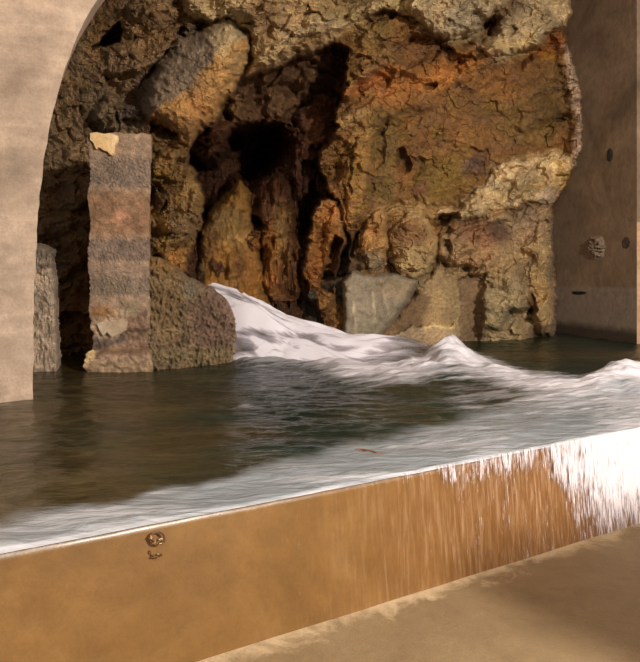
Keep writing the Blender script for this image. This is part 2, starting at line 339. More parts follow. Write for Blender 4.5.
ops = [  # mineral colours; dark patches over pits and cracks also paint in shade
    # left bay beside the arch
    ([(20, -150), (200, -150), (190, 30), (150, 80), (140, 130), (20, 380)], (152, 120, 88), 12, 1),
    (('e', 104, 22, 12, 40, 12), (140, 98, 52), 8, .7), (('e', 150, 30, 42, 26, -10), (140, 104, 66), 12, .7), (('e', 122, 78, 20, 30, 0), (138, 106, 78), 12, .6),
    (('e', 100, 110, 12, 26, 0), (124, 104, 84), 6, .6), (('e', 130, 118, 16, 14, 0), (122, 102, 84), 8, .8),
    ([(92, 52), (94, 52), (95, 128), (92, 128)], (150, 118, 84), 1.5, .5),
    # overhang: grey above, golden underside
    (OVERHANG, (162, 120, 72), 3, 1),
    ([(120, 130), (150, 116), (175, 98), (195, 84), (210, 62), (226, 46), (246, 34), (240, 18), (210, 18), (188, 30), (168, 46), (146, 70), (126, 100)], (122, 102, 86), 4, .95),
    (('e', 210, 40, 16, 8, -30), (130, 110, 98), 8, .6), (('e', 196, 104, 14, 12, -40), (168, 114, 62), 10, .7), (('e', 176, 126, 14, 8, 0), (130, 88, 44), 6, .8),
    (('e', 205, 125, 20, 8, -40), (140, 92, 48), 6, .6),
    # rock under the overhang
    ([(146, 128), (186, 148), (188, 168), (205, 192), (204, 222), (186, 262), (186, 280), (148, 264)], (138, 102, 58), 4, 1),
    (('e', 190, 190, 10, 14, 10), (158, 124, 78), 6, .7), (('e', 182, 222, 20, 16, 0), (128, 100, 68), 8, .8), (('e', 162, 180, 12, 10, 0), (140, 105, 44), 6, .7),
    (('e', 176, 257, 14, 9, 20), (200, 142, 78), 5, .9), (('e', 160, 226, 8, 22, -20), (165, 126, 66), 6, .8),
    # ledge over the cave
    (LEDGE, (184, 150, 110), 4, 1), (('e', 214, 12, 24, 11, -8), (214, 184, 138), 7, .9), ([(196, 24), (250, 14), (254, 26), (236, 40), (232, 56), (224, 60)], (190, 164, 120), 4, .5),
    (('e', 285, 46, 46, 9, -22), (178, 150, 110), 7, .8), (('e', 330, 20, 34, 8, -22), (190, 165, 128), 7, .8), (('e', 262, 14, 16, 18, 0), (122, 90, 54), 8, .8),
    (('e', 310, 40, 20, 6, -24), (140, 96, 48), 5, .7), (('e', 250, 66, 14, 6, -20), (170, 130, 80), 4, .6), (('e', 345, 4, 40, 10, -10), (135, 108, 64), 8, .7),
    # top right pale beds
    ([(350, 30), (345, 14), (380, 2), (430, -20), (470, 0), (480, 40), (440, 46), (420, 30), (404, 14), (372, 14)], (196, 166, 118), 5, .8),
    (RIDGE_TR, (186, 158, 122), 4, 1), (('e', 466, 18, 24, 16, -20), (160, 142, 118), 8, .8), (('e', 398, 8, 20, 5, -22), (206, 180, 130), 5, .8),
    (('e', 530, 40, 44, 6, -30), (212, 184, 142), 4, .9), (('e', 505, 12, 8, 24, 50), (112, 78, 44), 5, .85), (('e', 500, 46, 20, 5, 8), (216, 180, 128), 3, .8),
    (('e', 520, 54, 16, 5, -25), (190, 160, 112), 4, .7), (('e', 372, 32, 22, 12, -14), (140, 110, 60), 8, .8), (('e', 384, 17, 16, 5, -8), (92, 58, 30), 4, .8),
    ([(388, 60), (412, 28), (442, 34), (450, 50), (430, 64), (404, 70)], (118, 76, 40), 6, .8), (('e', 380, 60, 20, 12, -40), (150, 116, 72), 8, .7),
    # orange seam
    ([(344, 96), (352, 82), (386, 66), (410, 74), (440, 62), (480, 58), (500, 52), (470, 72), (446, 92), (420, 96), (400, 108), (370, 100)], (172, 110, 54), 9, .8),
    (('e', 366, 82, 22, 7, -20), (178, 110, 62), 6, .7), (('e', 396, 96, 16, 12, -40), (184, 120, 58), 7, .8), (('e', 440, 76, 30, 6, -18), (190, 122, 56), 6, .7),
    (('e', 352, 120, 18, 5, -35), (206, 164, 106), 4, .75), (('e', 362, 134, 16, 4, -25), (198, 152, 92), 4, .6), (('e', 348, 62, 10, 22, 10), (128, 92, 46), 6, .7),
    (('e', 384, 136, 22, 26, 10), (112, 86, 40), 10, .8), (('e', 430, 84, 9, 5, -24), (110, 70, 30), 3, .8),
    (('e', 555, 48, 22, 12, -20), (156, 92, 36), 7, .8), (('e', 550, 95, 20, 38, 0), (92, 68, 34), 12, .8), (('e', 445, 112, 40, 18, 0), (128, 86, 44), 12, .6),
    (('e', 500, 78, 40, 14, -10), (138, 88, 40), 10, .6), (('e', 548, 56, 5, 4, 0), (210, 150, 60), 3, .8),
    (('e', 440, 180, 30, 22, -20), (132, 102, 44), 12, .8), (('e', 476, 164, 14, 9, -30), (98, 72, 66), 5, .8), (('e', 422, 188, 9, 8, 0), (118, 76, 60), 5, .8),
    (('e', 404, 158, 8, 12, -30), (110, 62, 38), 5, .7), (('e', 525, 130, 26, 14, 10), (128, 98, 54), 9, .7), (('e', 360, 170, 15, 36, 6), (158, 116, 62), 8, .85),
    (('e', 385, 185, 10, 24, 8), (122, 98, 50), 7, .7), (('e', 404, 172, 10, 8, 0), (170, 112, 56), 6, .6), (('e', 430, 140, 26, 10, 0), (120, 78, 42), 8, .5),
    # bright pale seam
    (PALE_BAND, (226, 192, 148), 5, 1), (('e', 534, 186, 30, 5, -18), (168, 132, 76), 4, .7), (('e', 548, 195, 12, 10, -20), (188, 160, 150), 5, .5),
    (('e', 420, 208, 26, 5, -6), (176, 140, 90), 6, .8), (('e', 390, 212, 30, 7, -10), (166, 130, 84), 7, .7), (('e', 566, 180, 8, 14, 30), (190, 150, 80), 5, .6),
    # right lower stones
    (LOWER_R, (172, 142, 106), 6, 1), (('e', 480, 234, 26, 14, 10), (158, 106, 74), 8, .85), (('e', 498, 232, 12, 10, 20), (104, 76, 62), 5, .75),
    (('e', 478, 258, 24, 10, 8), (176, 132, 94), 7, .7), (('e', 528, 224, 16, 14, 0), (180, 144, 116), 8, .7), (('e', 515, 258, 34, 4, -20), (206, 168, 122), 3, .6),
    (('e', 500, 306, 24, 30, 0), (168, 146, 112), 9, .8), (('e', 540, 290, 8, 50, 0), (200, 162, 112), 5, .8), (('e', 533, 306, 5, 12, 0), (110, 76, 46), 3, .9),
    (('e', 540, 334, 16, 8, -20), (112, 86, 62), 4, .9), (('e', 448, 222, 12, 5, 0), (80, 60, 30), 4, .8),  # last patch: shade painted into the crack under the seam
    # rounded stones in the middle
    (('e', 413, 246, 25, 35, 8), (176, 142, 98), 3, 1), (('e', 412, 234, 18, 14, 4), (132, 92, 58), 7, .9), (('e', 413, 262, 16, 16, 0), (168, 140, 100), 7, .7),
    (('e', 376, 238, 13, 28, 4), (190, 142, 88), 5, .95), (('e', 376, 262, 12, 12, 0), (160, 138, 112), 6, .8), (('e', 352, 262, 12, 14, 0), (110, 88, 66), 6, .8),
    (('e', 344, 262, 5, 28, 12), (60, 44, 32), 4, .8), (('e', 326, 226, 10, 34, 10), (178, 118, 60), 6, .9), (('e', 345, 215, 8, 14, 10), (196, 142, 84), 5, .8), (('e', 315, 270, 9, 22, 0), (158, 98, 48), 6, .8),  # first patch: shade painted into the fissure
    # footing
    (apron, (132, 104, 76), 3, 1), ([(418, 326), (458, 321), (459, 360), (372, 360), (380, 338)], (172, 142, 112), 3, .9),
    ([(416, 284), (440, 262), (458, 276), (458, 322), (424, 324)], (166, 136, 98), 5, .85), ([(424, 326), (458, 320), (459, 324), (424, 330)], (232, 200, 146), 1.5, .8),
    ([(457, 300), (460, 300), (460, 334), (457, 334)], (228, 196, 146), 1.2, .6), ([(392, 320), (416, 286), (428, 300), (420, 326), (382, 336)], (116, 88, 62), 3, .8),
    # right broken border
    ([(562, 44), (568, 44), (590, 110), (590, 175), (572, 175), (576, 120), (566, 80)], (196, 164, 140), 3, .9),
    ([(548, 216), (560, 216), (564, 340), (552, 340)], (150, 126, 104), 3, .7),
]
C = paint(WX, WY, (136, 94, 50), ops)
# broad mineral mottling
mm = fbm(X/30, Y/30, 3, 90)
C = C*(1+.22*mm[..., None]*np.array([1, .9, .7]))
pur = smooth(.25, .6, fbm(X/18, Y/14, 3, 70))[..., None]*.35*((X > 350) & (Y < 215))[..., None]
C = C*(1-pur)+lin((104, 74, 60))*pur
ol = smooth(.2, .6, fbm(X/20, Y/24, 3, 170))[..., None]*.4*((X > 350) & (Y < 215) & (Y > 90))[..., None]
C = C*(1-ol)+lin((120, 96, 40))*ol
wet = (1-smooth(0, 3, D*0+340-Y+0*X))  # unused low rows
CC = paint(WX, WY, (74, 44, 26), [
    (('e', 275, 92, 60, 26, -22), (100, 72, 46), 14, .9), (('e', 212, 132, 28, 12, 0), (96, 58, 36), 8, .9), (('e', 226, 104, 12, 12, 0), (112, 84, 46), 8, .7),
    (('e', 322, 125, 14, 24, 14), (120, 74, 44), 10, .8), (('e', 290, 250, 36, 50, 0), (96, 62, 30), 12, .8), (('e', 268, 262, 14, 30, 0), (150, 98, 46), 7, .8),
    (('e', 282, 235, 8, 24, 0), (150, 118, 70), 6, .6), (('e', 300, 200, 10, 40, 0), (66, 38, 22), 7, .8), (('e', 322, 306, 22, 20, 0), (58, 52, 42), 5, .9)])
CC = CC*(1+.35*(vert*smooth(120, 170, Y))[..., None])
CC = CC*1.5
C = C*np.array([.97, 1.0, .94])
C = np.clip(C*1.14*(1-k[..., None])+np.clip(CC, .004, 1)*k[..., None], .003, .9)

V3 = P(X, Y, D); ny, nx = X.shape
valid = (X < EDGE+4) & (V3[..., 2] > .1)
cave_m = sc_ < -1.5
over_m = (sdf_poly(WX, WY, OVERHANG) < 0) & ~cave_m
col_m = (sdf_ell(WX, WY, 376, 240, 13, 30, 4) < 0)
egg_m = (sdf_ell(WX, WY, 413, 246, 25, 35, 8) < 0)
ledge_m = (sdf_poly(WX, WY, RIDGE_TR) < 0)
band_m = (sdf_poly(WX, WY, PALE_BAND) < 0)
def celldown(m): return m[:-1, :-1]
q = grid_faces(ny, nx).reshape(ny-1, nx-1, 4)
okf = valid[:-1, :-1] & valid[1:, :-1] & valid[1:, 1:] & valid[:-1, 1:]
apr_m = (ap < 0) & (Y > 250)
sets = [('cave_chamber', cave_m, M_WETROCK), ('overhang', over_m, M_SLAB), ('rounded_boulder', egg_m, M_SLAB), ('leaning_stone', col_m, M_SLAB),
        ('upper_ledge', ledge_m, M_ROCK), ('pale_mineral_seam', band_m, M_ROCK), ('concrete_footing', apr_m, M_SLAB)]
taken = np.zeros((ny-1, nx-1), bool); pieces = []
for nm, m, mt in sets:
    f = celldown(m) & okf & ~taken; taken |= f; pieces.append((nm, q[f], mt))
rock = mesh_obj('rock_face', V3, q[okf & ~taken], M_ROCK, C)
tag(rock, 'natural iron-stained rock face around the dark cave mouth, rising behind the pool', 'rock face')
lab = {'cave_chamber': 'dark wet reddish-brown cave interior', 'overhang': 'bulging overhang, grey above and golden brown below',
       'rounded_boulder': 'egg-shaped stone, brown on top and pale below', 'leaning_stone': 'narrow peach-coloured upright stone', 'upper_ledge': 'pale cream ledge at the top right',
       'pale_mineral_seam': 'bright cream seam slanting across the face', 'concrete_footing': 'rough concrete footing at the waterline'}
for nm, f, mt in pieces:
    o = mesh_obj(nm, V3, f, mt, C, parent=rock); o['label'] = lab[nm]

# ------------------------------------------------------------------ separate stones: closed lumps traced in their own depth
def stone(name, poly, dfn, cfn, mat, bulge=.3, w=10, back=1.0, rel=(.06, 8, 8), marg=5, seed=1, warp=2.0, parent=None, st=1.0, zmin=.1, reliefn=None):
    p = np.array(poly, float); x0, y0 = p.min(0)-marg-3; x1, y1 = p.max(0)+marg+3
    x, y = np.meshgrid(np.arange(x0, x1, st), np.arange(y0, y1, st))
    wx = x+warp*gn(x/9, y/9, seed)+warp*.4*gn(x/3, y/3, seed+1); wy = y+warp*gn(x/9, y/9, seed+2)+warp*.4*gn(x/3, y/3, seed+3)
    s = sdf_poly(wx, wy, p)
    d = dfn(x, y)-bulge*np.sqrt(np.clip(1-(1-np.clip(-s/w, 0, 1))**2, 0, 1))
    fa, _ = facets(x/rel[1], y/rel[2], seed+20, 1.0)
    fa = blur(fa, 1.2)
    d = d-rel[0]*fa-rel[0]*.5*fbm(x/rel[1]*1.7, y/rel[2]*1.7, 3, seed+8)
    if reliefn is not None: d = d-reliefn(x, y)
    d = d+back*smooth(0, marg, s)
    v = P(x, y, d); keep = (s < marg)
    c = cfn(wx, wy)
    c = np.clip(c*(1+.2*fbm(x/12, y/12, 3, seed+30)[..., None]), .003, .9)
    ny, nx = x.shape
    # closed back: the rear copy of the sheet sits behind it
    f = grid_faces(ny, nx, keep)
    vb = v.copy(); db = (dfn(x, y)+back+.02); vb = P(x, y, np.maximum(db, d+.01))
    n0 = ny*nx
    fb = f[:, ::-1]+n0
    # side strip along the border
    e = np.concatenate([f[:, [0, 1]], f[:, [1, 2]], f[:, [2, 3]], f[:, [3, 0]]])
    key = e.min(1)*10**7+e.max(1); u, inv, cnt = np.unique(key, return_inverse=True, return_counts=True)
    be = e[cnt[inv] == 1]
    fs = np.stack([be[:, 1], be[:, 0], be[:, 0]+n0, be[:, 1]+n0], -1)
    V_ = np.concatenate([v.reshape(-1, 3), vb.reshape(-1, 3)]); C_ = np.concatenate([c.reshape(-1, 3)]*2)
    return mesh_obj(name, V_, np.concatenate([f, fb, fs]), mat, C_, parent=parent)

# leaning pointed rock inside the cave mouth
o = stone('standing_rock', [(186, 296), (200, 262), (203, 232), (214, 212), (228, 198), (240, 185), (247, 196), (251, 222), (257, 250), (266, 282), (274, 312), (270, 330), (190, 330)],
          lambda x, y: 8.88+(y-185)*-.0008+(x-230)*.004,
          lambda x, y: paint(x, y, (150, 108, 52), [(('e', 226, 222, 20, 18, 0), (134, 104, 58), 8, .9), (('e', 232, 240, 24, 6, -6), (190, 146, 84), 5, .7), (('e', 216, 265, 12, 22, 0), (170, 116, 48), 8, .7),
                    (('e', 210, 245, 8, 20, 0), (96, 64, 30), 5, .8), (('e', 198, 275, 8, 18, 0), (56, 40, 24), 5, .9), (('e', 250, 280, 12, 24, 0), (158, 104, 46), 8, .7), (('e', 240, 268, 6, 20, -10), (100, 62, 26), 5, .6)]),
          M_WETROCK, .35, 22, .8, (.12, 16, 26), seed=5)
tag(o, 'pointed golden-brown rock standing inside the cave mouth behind the cascade', 'rock')

# grey chiselled slab
o = stone('stone_slab', SLAB,
          lambda x, y: 9.15+(x-345)*.006,
          lambda x, y: paint(x, y, (150, 134, 112), [(('e', 360, 300, 12, 40, 0), (164, 148, 124), 8, .6), (('e', 396, 288, 20, 8, 0), (168, 142, 106), 6, .6),
                    ([(352, 300), (354, 300), (358, 340), (356, 340)], (200, 182, 150), 1.5, .8), ([(372, 292), (374, 292), (377, 322), (375, 322)], (196, 178, 146), 1.5, .7),
                    ([(382, 290), (384, 289), (390, 312), (388, 313)], (200, 182, 150), 1.5, .7), (('e', 366, 340, 14, 20, 30), (142, 132, 104), 6, .5)]),
          M_SLAB, .12, 5, .9, (.03, 14, 20), seed=15, warp=1.0)
tag(o, 'grey triangular stone slab with pale scratches beside the cascade, tapering down into the water', 'rock')
# block left of it, face turned to the cave, its shade painted in dark
o = stone('shaded_block', [(316, 284), (322, 278), (345, 276), (346, 300), (347, 362), (334, 362), (322, 330)],
          lambda x, y: 9.75-(x-318)*.012, lambda x, y: paint(x, y, (64, 58, 46), [(('e', 330, 310, 8, 20, 0), (58, 60, 50), 5, .8), ([(318, 280), (345, 276), (345, 281), (318, 286)], (110, 84, 56), 2, .7)]),
          M_WETROCK, .08, 4, .8, (.05, 12, 12), seed=25, warp=1.0)
tag(o, 'wet block, shade painted into its dark colour, between the grey slab and the cave stream', 'rock')
# rough low wall right of the pillar
def chips(x, y):
    return .05*ridged(x/5.5+.25*y/9, y/9-.2*x/6, 3, 40)+.02*gn(x/1.9, y/2.5, 41)
o = stone('stone_outcrop', [(143, 258), (158, 258), (174, 266), (188, 278), (203, 285), (214, 290), (227, 300), (236, 314), (241, 334), (243, 352), (239, 372), (143, 384)],
          lambda x, y: 7.42+(x-148)*.0085+(300-y)*.0018,
          lambda x, y: paint(x, y, (158, 132, 102), [(('e', 215, 320, 26, 34, 0), (146, 116, 98), 10, .8), (('e', 165, 300, 18, 40, 0), (166, 136, 94), 8, .7), (('e', 190, 290, 8, 8, 0), (150, 140, 118), 4, .8),
                    (('e', 205, 286, 16, 5, 30), (150, 132, 116), 4, .6), ([(143, 352), (250, 344), (250, 360), (143, 366)], (158, 138, 100), 3, .6), (('e', 160, 266, 16, 8, 20), (178, 134, 78), 5, .7)]),
          M_ROUGH, .18, 12, .7, (.05, 6, 9), seed=35, warp=1.3, marg=2.5, reliefn=chips)
tag(o, 'low rough-chipped stone outcrop with a rounded shoulder beside the concrete pillar', 'rock')
# rough stub left of the recess
o = stone('concrete_stub', [(14, 252), (40, 247), (52, 252), (51, 262), (54, 290), (54, 310), (56, 345), (58, 392), (14, 392)],
          lambda x, y: 7.15+0*x, lambda x, y: paint(x, y, (222, 196, 170), [(('e', 44, 266, 8, 3, 0), (90, 74, 60), 2, .8), (('e', 45, 255, 12, 8, 0), (120, 106, 94), 4, .7)]),
          M_ROUGH, .06, 4, .5, (.04, 5, 9), seed=45, warp=1.2, reliefn=lambda x, y: .012*ridged(x/5, y/8, 3, 60))
tag(o, 'narrow grey rough-chipped concrete stub between the arch foot and the dark recess', 'concrete stub')

# ------------------------------------------------------------------ PILLAR (closed box with broken edges, laid out in metres)
def pillar():
    d0 = 7.1; x0 = (89.5-CX)*d0/F; x1 = (150-CX)*d0/F; zt = CAMZ+(HOR-134)*d0/F; zb = .1; th = .62
    nu, nv, nw = 56, 190, 20
    def face(A, B, n1, n2):
        s, t = np.meshgrid(np.linspace(0, 1, n1), np.linspace(0, 1, n2)); return s, t
    allv, allf, allc, base = [], [], [], 0
    def add(pt, n1, n2, nrm):
        nonlocal base
        s, t = face(0, 0, n1, n2); p = pt(s, t)
        allv.append(p.reshape(-1, 3)); f = grid_faces(n2, n1)+base; allf.append(f); base += n1*n2
        allc.append(np.ones((n1*n2, 3)))
    add(lambda s, t: np.stack([x0+(x1-x0)*s, d0+0*s, zt+(zb-zt)*t], -1), nu, nv, 0)
    add(lambda s, t: np.stack([x1-.15*s, d0+th*s, zt+(zb-zt)*t], -1), nw, nv, 0)
    add(lambda s, t: np.stack([x1-.15-(x1-.15-x0)*s, d0+th+0*s, zt+(zb-zt)*t], -1), nu, nv, 0)
    add(lambda s, t: np.stack([x0+0*s, d0+th-th*s, zt+(zb-zt)*t], -1), nw, nv, 0)
    add(lambda s, t: np.stack([x0+(x1-.15*(1-t)-x0)*s, d0+th-th*t, zt+0*s], -1), nu, nw, 0)
    v = np.concatenate(allv); f = np.concatenate(allf)
    cx, cy = (x0+x1)/2, d0+th/2
    X_, Y_, Z_ = v.T
    r = .012*fbm(X_*6+Y_*5, Z_*7, 4, 5)+.03*gn(Z_*2.2, Y_*2+X_*.6, 9)
    px = CX+X_*F/Y_; py = HOR-(Z_-CAMZ)*F/Y_
    # tooled bands: raised squiggles in the darker lifts
    for z_lo, z_hi in ((158, 188), (238, 262), (276, 296)):
        r = r+.009*np.clip(ridged(X_*26+Z_*9, Z_*40-X_*12, 2, 7), -1, 1)*smooth(z_lo-3, z_lo+2, py)*(1-smooth(z_hi-2, z_hi+3, py))
    r = r+.025*smooth(350, 354, py)*(1+.6*gn(X_*20, Z_*20, 3))
    r = r-.03*smooth(328, 333, py)*(1-smooth(348, 353, py))+.008*gn(X_*25, Z_*25, 13)*smooth(300, 320, py)
    dx, dy = X_-cx, Y_-cy; L = np.sqrt(dx*dx+dy*dy)+1e-6
    v[:, 0] += dx/L*r*1.2; v[:, 1] += dy/L*r*1.6
    v[:, 2] += np.where(Z_ > zt-.02, .03*gn(X_*9, Y_*9, 3), 0)
    c = paint(px+1.5*gn(px/6, py/6, 3)+1.0, py+2*gn(px/10, py/5, 4), (170, 144, 122), [
        ([(80, 190), (160, 194), (160, 236), (80, 236)], (152, 116, 88), 5, .9), ([(80, 156), (160, 160), (160, 186), (80, 186)], (136, 120, 108), 4, .8),
        (('e', 122, 216, 7, 6, 0), (204, 150, 118), 3, .8), ([(80, 238), (160, 240), (160, 262), (80, 260)], (134, 116, 106), 3, .8),
        ([(80, 264), (160, 266), (160, 276), (80, 276)], (158, 134, 118), 3, .8), ([(80, 276), (160, 278), (160, 296), (80, 296)], (132, 118, 104), 3, .8),
        ([(80, 297), (160, 298), (160, 305), (80, 305)], (164, 136, 116), 3, .6), (('e', 102, 312, 13, 6, 0), (160, 116, 66), 4, .8), (('e', 132, 308, 12, 7, 0), (146, 134, 108), 4, .6),
        (('e', 112, 328, 17, 9, -6), (196, 172, 142), 4, .95), ([(86, 336), (112, 340), (126, 330), (126, 342), (104, 350), (86, 352)], (92, 80, 74), 3, .9),
        ([(126, 320), (150, 310), (150, 342), (126, 342)], (128, 98, 80), 3, .7), ([(86, 350), (100, 352), (96, 364), (86, 368)], (236, 204, 150), 2, .85),
        ([(100, 346), (160, 342), (160, 354), (100, 356)], (130, 100, 76), 3, .7), ([(86, 366), (160, 358), (160, 380), (86, 380)], (160, 136, 108), 3, .8),
        ([(88, 130), (92, 130), (92, 380), (88, 380)], (120, 102, 88), 2, .4)])
    c = np.clip(c*(1.15+.25*fbm(px/9, py/7, 4, 8))[..., None]*np.array([1.04, 1, .95]), 0, .9)
    return mesh_obj('concrete_pillar', v, f, M_PILLAR, c), (x0, x1, d0, zt)
pil, (pxx0, pxx1, pd0, pzt) = pillar()
tag(pil, 'square grey concrete pillar cast in rough lifts, standing in the water left of the cave', 'pillar')
# pale chip of bare plaster at its top corner
def slabpoly(name, pts, d, th, mat, parent=None, col=None):
    n = len(pts); fr = [P(np.array(a), np.array(b), d) for a, b in pts]
    bk = [p+np.array([0, th, 0]) for p in fr]
    o = mesh_obj(name, np.array(fr+bk), [tuple(range(n))[::-1], tuple(range(n, 2*n))]+[(i, (i+1) % n, (i+1) % n+n, i+n) for i in range(n)], mat, parent=parent)
    return o
M_CHIP = concrete_mat('pale_plaster', (246, 208, 152), (216, 168, 104), (255, 226, 178), 0, .5, .8, 3)
ch = slabpoly('plaster_patch', [(90, 133), (97, 132), (104, 134), (110, 133), (118, 136), (117, 142), (114, 145), (113, 152), (111, 155), (107, 151), (103, 150), (99, 147), (96, 149), (93, 142), (90, 140)], 7.04, .06, M_CHIP, pil)
ch['label'] = 'bright cream patch of bare plaster'
ch = slabpoly('plaster_patch', [(97, 324), (104, 321), (112, 322), (120, 319), (127, 322), (126, 330), (120, 334), (112, 337), (107, 332), (103, 336), (99, 329)], 7.085, .06, concrete_mat('worn_plaster', (196, 172, 144), (170, 146, 118), (214, 194, 166), 0, .5, .8, 3), pil)
ch['label'] = 'pale worn patch near the foot'
ch = slabpoly('plaster_patch', [(88, 352), (92, 350), (96, 354), (99, 357), (95, 361), (90, 363), (88, 360)], 7.075, .06, M_CHIP, pil)
ch['label'] = 'small cream chip at the foot'

# ------------------------------------------------------------------ ARCH WALL (left)
def arch_pt(px, py, off=0.0):
    kx = (px-CX)/F; y = 6.5025/(1-.45*kx); p = P(np.array(float(px)), np.array(float(py)), y)
    nrm = np.array([-.41, .912, 0]); return p+nrm*off
curve = [(33, 470), (33, 400), (33.5, 340), (34, 300), (35.5, 262), (37, 230), (39.5, 196), (44, 160), (50, 126), (57.5, 94), (67, 62), (78.5, 33), (91, 10), (106, -14), (128, -44), (158, -76),
         (200, -108), (255, -134), (320, -148), (390, -150), (460, -140), (520, -124)]
cp = []
for i in range(len(curve)-1):
    for t in np.linspace(0, 1, 5)[:-1]:
        a_, b_ = np.array(curve[i]), np.array(curve[i+1]); cp.append(a_+(b_-a_)*t)
cp.append(np.array(curve[-1]))
cp = [p+np.array([1.1*float(gn(np.array(p[1]/9.0), np.array(.5), 3)), 0]) for p in cp]
front, verts, faces = [], [], []
TH = .55
# strips between the opening's curve and the outer left/top border
outer = []
for p in cp:
    if p[1] > -60: outer.append((-160, p[1]))
    else:
        outer.append((-160+(p[0]-138)*1.8, -60-min(1, (p[0]-138)/60)*130))
NS = 14
for j, off in enumerate((0, TH)):
    for p, o_ in zip(cp, outer):
        for s in np.linspace(0, 1, NS):
            verts.append(arch_pt(p[0]+(o_[0]-p[0])*s, p[1]+(o_[1]-p[1])*s, off))
n = len(cp); idx = lambda j, i, s: j*n*NS+i*NS+s
for i in range(n-1):
    for s in range(NS-1):
        faces.append((idx(0, i, s), idx(0, i, s+1), idx(0, i+1, s+1), idx(0, i+1, s)))
        faces.append((idx(1, i, s), idx(1, i+1, s), idx(1, i+1, s+1), idx(1, i, s+1)))
    faces.append((idx(0, i, 0), idx(0, i+1, 0), idx(1, i+1, 0), idx(1, i, 0)))
o = mesh_obj('wall_left', np.array(verts), faces, M_ARCH)
tag(o, 'pale concrete wall with the curved edge of a large arch', kind='structure')

# ------------------------------------------------------------------ RIGHT WALL + return
def box_between(name, a, b, z0, z1, th, mat, side=1, parent=None, cuts=1, zoff=None):
    a = np.array(a, float); b = np.array(b, float); u = (b-a)/np.linalg.norm(b-a); nrm = np.array([-u[1], u[0]])*side
    ps = [a, b, b+nrm*th, a+nrm*th]
    v = [(*p, z0) for p in ps]+[(*p, z1) for p in ps]
    f = [(0, 1, 5, 4), (1, 2, 6, 5), (2, 3, 7, 6), (3, 0, 4, 7), (4, 5, 6, 7), (3, 2, 1, 0)]
    return mesh_obj(name, np.array(v), f, mat, parent=parent)
wa = np.array([3.88, 12.65]); wb = np.array([4.495, 9.93])
n = NT('side_wall_concrete'); v = n.coords()
sep = n.n('ShaderNodeSeparateXYZ'); n.l(v, sep.inputs[0])
n1 = n.noise(v, 1.1, 7, .62, .6); n2 = n.noise(v, 8, 8, .7, .2); n3 = n.noise(v, 60, 4, .6)
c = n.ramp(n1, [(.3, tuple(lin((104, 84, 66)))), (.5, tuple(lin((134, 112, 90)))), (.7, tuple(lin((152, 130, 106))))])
zz = n.math('ADD', sep.outputs[2], n.math('MULTIPLY', n.math('SUBTRACT', n2, .5), .08))
low = n.ramp(n.math('MULTIPLY', zz, .5), [(.0, (.0, .0, .0)), (.64, (1, 1, 1)), (.665, (0, 0, 0))])
lowm = n.n('ShaderNodeMapRange'); lowm.inputs[1].default_value = 1.40; lowm.inputs[2].default_value = 1.34; n.l(zz, lowm.inputs[0])
c = n.mix(lowm.outputs[0], c, tuple(lin((146, 130, 116))))
edge = n.n('ShaderNodeMapRange'); edge.inputs[1].default_value = .05; edge.inputs[2].default_value = .0
n.l(n.math('ABSOLUTE', n.math('SUBTRACT', zz, 1.385)), edge.inputs[0])
c = n.mix(n.math('MULTIPLY', edge.outputs[0], .55), c, tuple(lin((158, 146, 134))))
c = n.mix(.6, c, n.ramp(n2, [(.3, g(.6)), (.5, g(1)), (.7, g(1.3))]), 'MULTIPLY')
wl = n.n('ShaderNodeMapRange'); wl.inputs[1].default_value = .86; wl.inputs[2].default_value = .74; n.l(zz, wl.inputs[0])
c = n.mix(n.math('MULTIPLY', wl.outputs[0], .85), c, tuple(lin((52, 38, 26))))
n.l(c, n.b.inputs['Base Color']); n.b.inputs['Roughness'].default_value = .75
n.l(n.bump(n3, .3, .01, n.bump(n2, .35, .04)), n.b.inputs['Normal'])
M_RIGHT = n.m
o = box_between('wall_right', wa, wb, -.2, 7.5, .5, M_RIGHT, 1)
tag(o, 'dark grey-brown concrete side wall', kind='structure')
# chipped rough patch and small marks on the right wall
ww = (wb-wa)/np.linalg.norm(wb-wa); wn = np.array([ww[1], -ww[0]]); 
if wn[1] > 0: wn = -wn
def wall_pt(px, py):
    kx = (px-CX)/F   # ray x = kx*y ; wall x = wa.x + (y-wa.y)*m
    m = (wb[0]-wa[0])/(wb[1]-wa[1]); y = (wa[0]-wa[1]*m)/(kx-m); return P(np.array(float(px)), np.array(float(py)), y)
def wall_patch(name, cx, cy, rx, ry, amp, mat, col, seed, parent):
    s, t = np.meshgrid(np.linspace(-1, 1, 30), np.linspace(-1, 1, 44))
    r = np.sqrt(s*s+t*t); ang = np.arctan2(t, s); lim = 1+.25*gn(ang*1.5+9, ang*0+2, seed)
    pts = np.zeros(s.shape+(3,))
    for i in range(s.shape[0]):
        for j in range(s.shape[1]):
            pts[i, j] = wall_pt(cx+rx*s[i, j], cy+ry*t[i, j])
    h = amp*(1-smooth(.6, 1.0, r/lim))*(.7+.9*ridged(s*2.2+t, t*3.2, 3, seed))+.002
    pts[..., 0] += wn[0]*h; pts[..., 1] += wn[1]*h
    c = np.zeros(pts.shape); c[:] = lin(col)
    return mesh_obj(name, pts, grid_faces(44, 30, r/lim < 1.0), mat, c, parent=parent)
wr = o
p1 = wall_patch('chipped_patch', 597.5, 247, 9, 13, .07, M_SLAB, (150, 128, 108), 3, wr); p1['label'] = 'raised lighter lump of rough mortar'
p2 = wall_patch('dark_stain', 610, 155, 3.2, 7, .015, M_SLAB, (56, 46, 40), 7, wr); p2['label'] = 'small dark mark high on the wall'
p3 = wall_patch('dark_stain', 579, 293, 8, 1.8, .01, M_SLAB, (44, 40, 38), 9, wr); p3['label'] = 'short dark dash above the lower band'
p4 = wall_patch('dark_stain', 626, 243, 4, 6, .004, M_SLAB, (80, 64, 50), 11, wr); p4['label'] = 'faint dark smudge beside the mortar lump'
